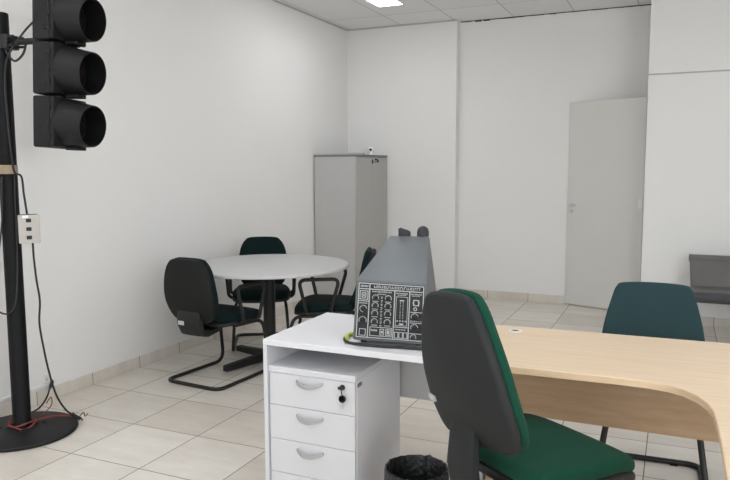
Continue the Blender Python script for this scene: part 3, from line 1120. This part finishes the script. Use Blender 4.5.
# right column
ring(346, 104, 17, 0, 360, 3, 18)
rect(329, 84, 334, 124)
rect(358, 84, 363, 124)
ring(342, 142, 9, 0, 360, 2.5, 12)
rect(314, 160, 384, 164)
ring(340, 190, 20, -30, 210, 2.2, 16)
rect(314, 226, 384, 230)
ring(340, 256, 20, -30, 210, 2.2, 16)
rect(314, 292, 384, 296)
ring(336, 316, 16, -30, 210, 2.2, 14)
ring(36, 160, 20, 0, 270, 2.4, 16)
ring(36, 232, 22, -30, 210, 2.4, 16)
frame(18, 284, 58, 328, 4)
strokes(8, 62, 122, 7)
strokes(316, 384, 214, 6)
pr.build('panel_lettering', M['print'], dev, smooth=False, label='white printed scales, frames and lettering')


def knob(x, y, rad=0.010, hgt=0.014):
    u, v = uv(x, y)
    c = P(u, v, 0.003)
    rot = nf.to_track_quat('Z', 'Y').to_matrix().to_4x4()
    kb = MB().lathe([(rad * 1.15, 0), (rad * 1.1, hgt * 0.3), (rad * 0.9, hgt * 0.35), (rad * 0.8, hgt), (rad * 0.6, hgt * 1.06)], 18)
    kb.box(-0.0012, 0.0012, 0, rad * 0.8, hgt * 1.02, hgt * 1.12)
    kb.xf(Matrix.Translation(c) @ rot)
    kb.build('knob', M['knob'], dev)


for kx, ky in ((36, 160), (22, 196), (36, 232), (106, 88), (182, 88), (106, 136), (182, 136), (106, 184), (182, 184), (106, 236), (182, 236), (340, 190), (340, 256), (336, 316), (366, 200), (366, 268)):
    knob(kx, ky, 0.0085)
sl = MB()
plate(sl, *[uv(258, 0)[0], uv(268, 0)[0]], uv(0, 150)[1], uv(0, 138)[1], 0.003, 0.012)
sl.build('slider', M['knob'], dev)
# rubber feet / cord wraps on the rear
ft = MB()
gh = (G1 - H1).normalized()
bk = Vector((-gh.y, gh.x, 0))
for q, rr_, ln in ((0.36, 0.026, 0.05), (0.82, 0.028, 0.06)):
    c = H1.lerp(G1, q) + Vector((0, 0, 0.0))
    if q < 0.5:
        f_ = MB().hexa([c + bk * 0.0 - gh * 0.028 + Vector((0, 0, -0.03)), c + gh * 0.028 + Vector((0, 0, -0.03)), c + gh * 0.028 + bk * 0.045 + Vector((0, 0, -0.03)), c - gh * 0.028 + bk * 0.045 + Vector((0, 0, -0.03)),
                        c - gh * 0.028 + Vector((0, 0, 0.035)), c + gh * 0.024 + Vector((0, 0, 0.018)), c + gh * 0.024 + bk * 0.045 + Vector((0, 0, 0.018)), c - gh * 0.028 + bk * 0.045 + Vector((0, 0, 0.035))], 0.008, 3)
        f_.build('rear_foot', M['rubber'], dev)
    else:
        f_ = MB().tube(fillet([c + bk * 0.012 + Vector((0, 0, -0.04)), c + bk * 0.014 + Vector((0, 0, 0.0)), c + bk * 0.03 + Vector((0, 0, 0.022)), c + bk * 0.05 + Vector((0, 0, 0.0))], 0.02), 0.026, 16)
        f_.build('rear_foot', M['rubber'], dev)
for (p0, p1, ins) in ((A_, B_, 0.05), (E1, F1, -0.05)):
    for f in (0.12, 0.88):
        c = p0.lerp(p1, f)
        MB().lathe([(0.012, DZ), (0.013, DZ + 0.004), (0.013, c.z + 0.003)], 16, (c.x - nf.x * ins, c.y - nf.y * ins, 0)).build('foot', M['rubber'], dev)

ic = thing('instrument_cord', 'black cord with a yellow-green tape mark curled under the grey instrument', 'cord', (0, 0, 0))
zc = DZ + 0.007
MB().tube(smooth_path([(-1.12, 2.68, zc), (-1.20, 2.65, zc), (-1.24, 2.58, zc), (-1.225, 2.51, zc), (-1.18, 2.466, zc), (-1.08, 2.464, zc), (-0.98, 2.48, zc), (-0.90, 2.49, zc), (-0.86, 2.50, zc), (-0.82, 2.55, zc)], 7), 0.006, 8).build('cord', M['cord'], ic)
MB().tube(smooth_path([(-1.226, 2.60, zc + 0.003), (-1.236, 2.575, zc + 0.004), (-1.232, 2.545, zc + 0.004), (-1.218, 2.52, zc + 0.003)], 6), 0.009, 10, taper=None).build('tape_mark', M['yellow'], ic, label='yellow-green tape')

# ------------------------------------------------------------------ wooden L desk
wo_ = thing('wooden_desk', 'light maple L-shaped desk with a curved inner corner', 'desk', (0, 0, 0))
inner = [(-0.055, 2.425), (0.0, 2.412), (0.045, 2.385), (0.085, 2.335), (0.112, 2.27), (0.125, 2.20), (0.13, 2.08), (0.133, 1.9), (0.135, 1.30)]
poly = [(-0.72, 2.415)] + [(-0.5, 2.418), (-0.28, 2.425), (-0.15, 2.43)] + inner + [(0.85, 1.30), (0.85, 3.115), (-0.72, 3.06)]
MB().prism(poly, 0.7255, 0.75, 0.002, 1).build('desktop', M['wood'], wo_)
# edge band follows the inner curve, a whisker proud of the board
eb = MB()
path = [(-0.72, 2.415), (-0.5, 2.418), (-0.28, 2.425), (-0.15, 2.43)] + inner
ps = [Vector((a, b_, 0)) for a, b_ in path]
rings = []
for i, p in enumerate(ps):
    a = ps[max(0, i - 1)]
    c = ps[min(len(ps) - 1, i + 1)]
    d = (c - a).normalized()
    nn = Vector((d.y, -d.x, 0))       # to the user side
    q = p + nn * -0.0008
    o_ = p + nn * 0.0012
    rings.append([(q.x, q.y, 0.7258), (o_.x, o_.y, 0.7258), (o_.x, o_.y, 0.7482), (q.x, q.y, 0.7482)])
eb.loft(rings)
eb.build('edge_band', M['wood_edge'], wo_)
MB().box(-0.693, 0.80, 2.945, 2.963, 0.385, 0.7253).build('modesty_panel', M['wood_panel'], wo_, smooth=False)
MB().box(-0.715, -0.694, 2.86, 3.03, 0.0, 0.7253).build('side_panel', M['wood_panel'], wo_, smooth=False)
for ly in (1.42, 2.88):
    MB().box(0.74, 0.79, ly, ly + 0.05, 0.0, 0.7253, 0.004, 1).build('leg', M['black_metal'], wo_)
gm = MB()
gm.lathe([(0.016, 0.7503), (0.032, 0.7503), (0.032, 0.7525), (0.03, 0.7535), (0.017, 0.7535), (0.016, 0.7503)], 28, (-0.619, 2.965, 0), cap=False)
gm.build('grommet', M['trunk'], wo_)
MB().lathe([(0.0, 0.7505), (0.0165, 0.7505), (0.0165, 0.7515), (0.0, 0.7515)], 20, (-0.619, 2.965, 0), cap=False).build('grommet_hole', M['black_plastic'], wo_)

# ------------------------------------------------------------------ green swivel task chair
ga = math.radians(36)                                  # facing, measured from +Y towards +X
tc = thing('task_chair', 'green upholstered swivel chair with a charcoal back shell at the desks', 'chair', (-0.388, 2.318, 0), -ga)
sc_ = 1.08
SZ = 0.48
pad_mesh(rounded_outline(scale_outline(SEAT, 1.06, 1.08), 5), 0.035, 0.014, 0.0, lambda u, v, q: (u, v, SZ - 0.03 + q - 0.04 * max(0, (v - 0.1) / 0.14) ** 2)).build('seat_shell', M['black_plastic'], tc)
pad_mesh(rounded_outline(scale_outline(SEAT, 1.05, 1.07), 6), 0.06, 0.026, 0.016, lambda u, v, q: (u, v, SZ + q - 0.045 * max(0, (v - 0.08) / 0.16) ** 2), rings=10).build('seat', M['green'], tc)


def tback(u, v, q):
    rt_ = math.radians(5.5)              # the worn back sits a little askew
    u, v = u * math.cos(rt_) - (v - 0.25) * math.sin(rt_), 0.25 + u * math.sin(rt_) + (v - 0.25) * math.cos(rt_)
    lean = math.radians(14)
    y = q + 0.42 * u * u - 0.03 * math.cos((v - 0.2) * 6) + 0.03
    return (u, -0.285 + y * math.cos(lean) - v * math.sin(lean), 0.583 + v * math.cos(lean) + y * math.sin(lean))


TSH = sym([(0.0, 0.0), (0.155, 0.003), (0.205, 0.022), (0.224, 0.075), (0.226, 0.15), (0.213, 0.25), (0.172, 0.36), (0.142, 0.41), (0.105, 0.434), (0.0, 0.442)])
TS = scale_outline(TSH, 0.89, 1.15)
pad_mesh(rounded_outline(TS, 6), 0.034, 0.016, 0.0, lambda u, v, q: tback(u, v, q - 0.034), back=0.016, rings=10).build('back_shell', M['shell'], tc)
pad_mesh(rounded_outline(scale_outline(TS, 0.985, 0.99), 6), 0.036, 0.018, 0.010, lambda u, v, q: tback(u, v + 0.002, q), rings=10).build('backrest', M['green'], tc)
tg = MB()
q = [tback(a, b_, -0.0535) for a, b_ in ((-0.165, 0.142), (-0.128, 0.140), (-0.128, 0.158), (-0.165, 0.161))]
p2 = [tback(a, b_, -0.046) for a, b_ in ((-0.165, 0.142), (-0.128, 0.140), (-0.128, 0.158), (-0.165, 0.161))]
tg.hexa([q[0], q[1], p2[1], p2[0], q[3], q[2], p2[2], p2[3]])
tg.build('maker_tag', M['label'], tc, label='small pale rectangular tag')
loop = []
spine = [(-0.315, 0.70, 0.055, 0.014), (-0.33, 0.62, 0.062, 0.02), (-0.335, 0.52, 0.066, 0.024), (-0.32, 0.43, 0.064, 0.026), (-0.24, 0.395, 0.052, 0.024), (-0.12, 0.39, 0.05, 0.02), (0.0, 0.40, 0.05, 0.016)]
for i, (y, z, hw, ht) in enumerate(spine):
    a = spine[max(0, i - 1)]
    b_ = spine[min(len(spine) - 1, i + 1)]
    d = Vector((0, b_[0] - a[0], b_[1] - a[1])).normalized()
    nrm = Vector((0, -d.z, d.y))
    loop.append([Vector((math.copysign(abs(math.cos(2 * PI * j / 16)) ** 0.5, math.cos(2 * PI * j / 16)) * hw, y, z)) + nrm * math.copysign(abs(math.sin(2 * PI * j / 16)) ** 0.5, math.sin(2 * PI * j / 16)) * ht for j in range(16)])
MB().loft(loop).build('back_bracket', M['shell'], tc)
MB().lathe([(0.0, 0.06), (0.038, 0.06), (0.04, 0.07), (0.03, 0.10), (0.027, 0.11), (0.027, 0.26), (0.02, 0.262), (0.02, 0.40), (0.05, 0.405), (0.0, 0.42)], 24, cap=False).build('gas_column', M['black_metal'], tc)
for k in range(5):
    a = 2 * PI * k / 5 + 0.25
    d = Vector((math.cos(a), math.sin(a), 0))
    p = Vector((-d.y, d.x, 0))
    lg = MB()
    lg.hexa([d * 0.02 - p * 0.026 + Vector((0, 0, .055)), d * 0.29 - p * 0.015 + Vector((0, 0, .055)), d * 0.29 + p * 0.015 + Vector((0, 0, .055)), d * 0.02 + p * 0.026 + Vector((0, 0, .055)),
             d * 0.02 - p * 0.022 + Vector((0, 0, .115)), d * 0.29 - p * 0.012 + Vector((0, 0, .078)), d * 0.29 + p * 0.012 + Vector((0, 0, .078)), d * 0.02 + p * 0.022 + Vector((0, 0, .115))], 0.004, 1)
    lgo = lg.build('leg', M['black_plastic'], tc)
    wh = MB()
    for s in (-1, 1):
        t_ = MB().lathe([(0.004, -0.009), (0.024, -0.009), (0.026, -0.005), (0.026, 0.005), (0.024, 0.009), (0.004, 0.009)], 20, (0, 0, 0), 'Y')
        t_.xf(Matrix.Translation(d * 0.275 + Vector((0, 0, 0.0265)) + p * 0.014 * s) @ Matrix.Rotation(a, 4, 'Z'))
        wh._merge(t_.bm)
    wh.tube([d * 0.275 + Vector((0, 0, 0.0265)) + p * 0.02, d * 0.275 + Vector((0, 0, 0.0265)) - p * 0.02], 0.006, 8)
    wh.build('caster', M['black_plastic'], lgo)

# ------------------------------------------------------------------ teal visitor chair behind the wooden desk
vc = thing('visitor_chair', 'teal upholstered sled-base chair behind the wooden desk, facing the camera', 'chair', (-0.068, 3.36, 0), face_to(0.05, -1.0))
R_ = 0.0135
# local +Y is towards the camera; local +X is image left
fr = [(-0.15, -0.10, 0.415), (-0.175, 0.20, 0.415), (-0.232, 0.30, R_), (-0.235, -0.24, R_), (0.235, -0.24, R_), (0.232, 0.30, R_), (0.175, 0.20, 0.415), (0.15, -0.10, 0.415)]
MB().tube(fillet(fr, [0, .06, .05, .06, .06, .05, .06, 0], 8), R_, 12).build('sled_frame', M['black_metal'], vc)
for sx in (-0.12, 0.12):
    MB().box(sx - 0.018, sx + 0.018, -0.262, -0.22, 0.0, 0.006, 0.002, 1).build('glide', M['black_plastic'], vc)
pad_mesh(rounded_outline(scale_outline(SEAT, 0.97, 1.0), 5), 0.05, 0.02, 0.012, lambda u, v, q: (u, v, 0.43 + q)).build('seat', M['teal'], vc)
VB = sym([(0.0, 0.0), (0.13, 0.0), (0.21, 0.008), (0.236, 0.04), (0.234, 0.12), (0.220, 0.22), (0.190, 0.34), (0.172, 0.390), (0.14, 0.412), (0.0, 0.420)])


def vback(u, v, q):
    lean = math.radians(14)
    y = q + 0.35 * u * u
    return (u, -0.235 + y * math.cos(lean) - v * math.sin(lean), 0.478 + v * math.cos(lean) + y * math.sin(lean))


pad_mesh(rounded_outline(scale_outline(VB, 1.015, 1.012), 5), 0.02, 0.009, 0.0, lambda u, v, q: vback(u, v - 0.002, q - 0.02)).build('back_shell', M['teal_dark'], vc)
pad_mesh(rounded_outline(VB, 5), 0.036, 0.012, 0.008, lambda u, v, q: vback(u, v, q)).build('backrest', M['teal'], vc)
for s in (-1, 1):
    MB().tube(fillet([(s * 0.12, -0.06, 0.412), (s * 0.12, -0.27, 0.412), (s * 0.12, -0.305, 0.62)], 0.05), 0.011, 10).build('back_support', M['black_metal'], vc)

# ------------------------------------------------------------------ waste bin with bag
wb = thing('waste_bin', 'round black waste bin lined with a black bag beside the white pedestal', 'bin', (-0.882, 2.44, 0))
MB().lathe([(0.0, 0.0), (0.105, 0.0), (0.11, 0.006), (0.132, 0.27), (0.136, 0.275), (0.136, 0.285), (0.128, 0.285), (0.106, 0.012), (0.0, 0.012)], 40, cap=False).build('bucket', M['bin'], wb)
n = 72
random.seed(5)
ph = [random.uniform(0, 6.28) for _ in range(6)]
rings = []
for (rad, z, amp) in ((0.139, 0.205, 0.006), (0.140, 0.24, 0.006), (0.1405, 0.275, 0.005), (0.138, 0.292, 0.003), (0.131, 0.294, 0.002), (0.122, 0.275, 0.004), (0.112, 0.2, 0.009), (0.10, 0.12, 0.012), (0.085, 0.06, 0.008), (0.04, 0.045, 0.004), (0.01, 0.045, 0.0)):
    ring_ = []
    for j in range(n):
        a = 2 * PI * j / n
        k = sum(math.sin((5 + 4 * i) * a + ph[i] + z * 9) for i in range(6)) / 3
        outer = rad > 0.136
        rad_ = rad + (abs(k) if outer else -abs(k)) * amp
        zz = z + (0.02 * math.sin(7 * a + 1) * math.sin(3 * a) if z < 0.21 and outer else 0.003 * k)
        ring_.append((rad_ * math.cos(a), rad_ * math.sin(a), zz))
    rings.append(ring_)
MB().loft(rings, cap=False).build('bin_liner', M['bag'], wb)

for ch in wb.children:
    ch.data.transform(Matrix.Diagonal((0.89, 0.89, 1.02, 1)))

# ------------------------------------------------------------------ grey sofa by the partition
sf = thing('sofa', 'low grey vinyl sofa against the white partition', 'sofa', (0.15, 6.30, 0))
SL = 1.7
# backrest leans on the wall side
MB().hexa([(0.0, 0.38, 0.36), (SL, 0.38, 0.36), (SL, 0.52, 0.36), (0.0, 0.52, 0.36), (-0.02, 0.48, 0.645), (SL, 0.48, 0.645), (SL, 0.60, 0.645), (-0.02, 0.60, 0.645)], 0.022, 3).build('backrest', M['sofa'], sf)
MB().tube([(-0.025, 0.535, 0.645), (SL, 0.535, 0.645)], 0.032, 14).build('back_roll', M['sofa'], sf, label='rounded top roll')
MB().box(0.0, SL, 0.105, 0.44, 0.364, 0.412, 0.02, 3).build('seat', M['sofa'], sf)
MB().box(-0.01, SL + 0.01, 0.102, 0.52, 0.328, 0.3625, 0.012, 3).box(-0.012, SL + 0.012, 0.03, 0.1035, 0.325, 0.412, 0.03, 4).build('seat_base', M['sofa_dark'], sf, label='dark grey lower seat edge')
for x in (0.52, SL - 0.52):
    lg = MB()
    lg.tube(fillet([(x, 0.12, 0.327), (x, 0.08, 0.012), (x, 0.46, 0.012), (x, 0.44, 0.327)], 0.03), 0.011, 10)
    lg.build('leg', M['chrome'], sf)
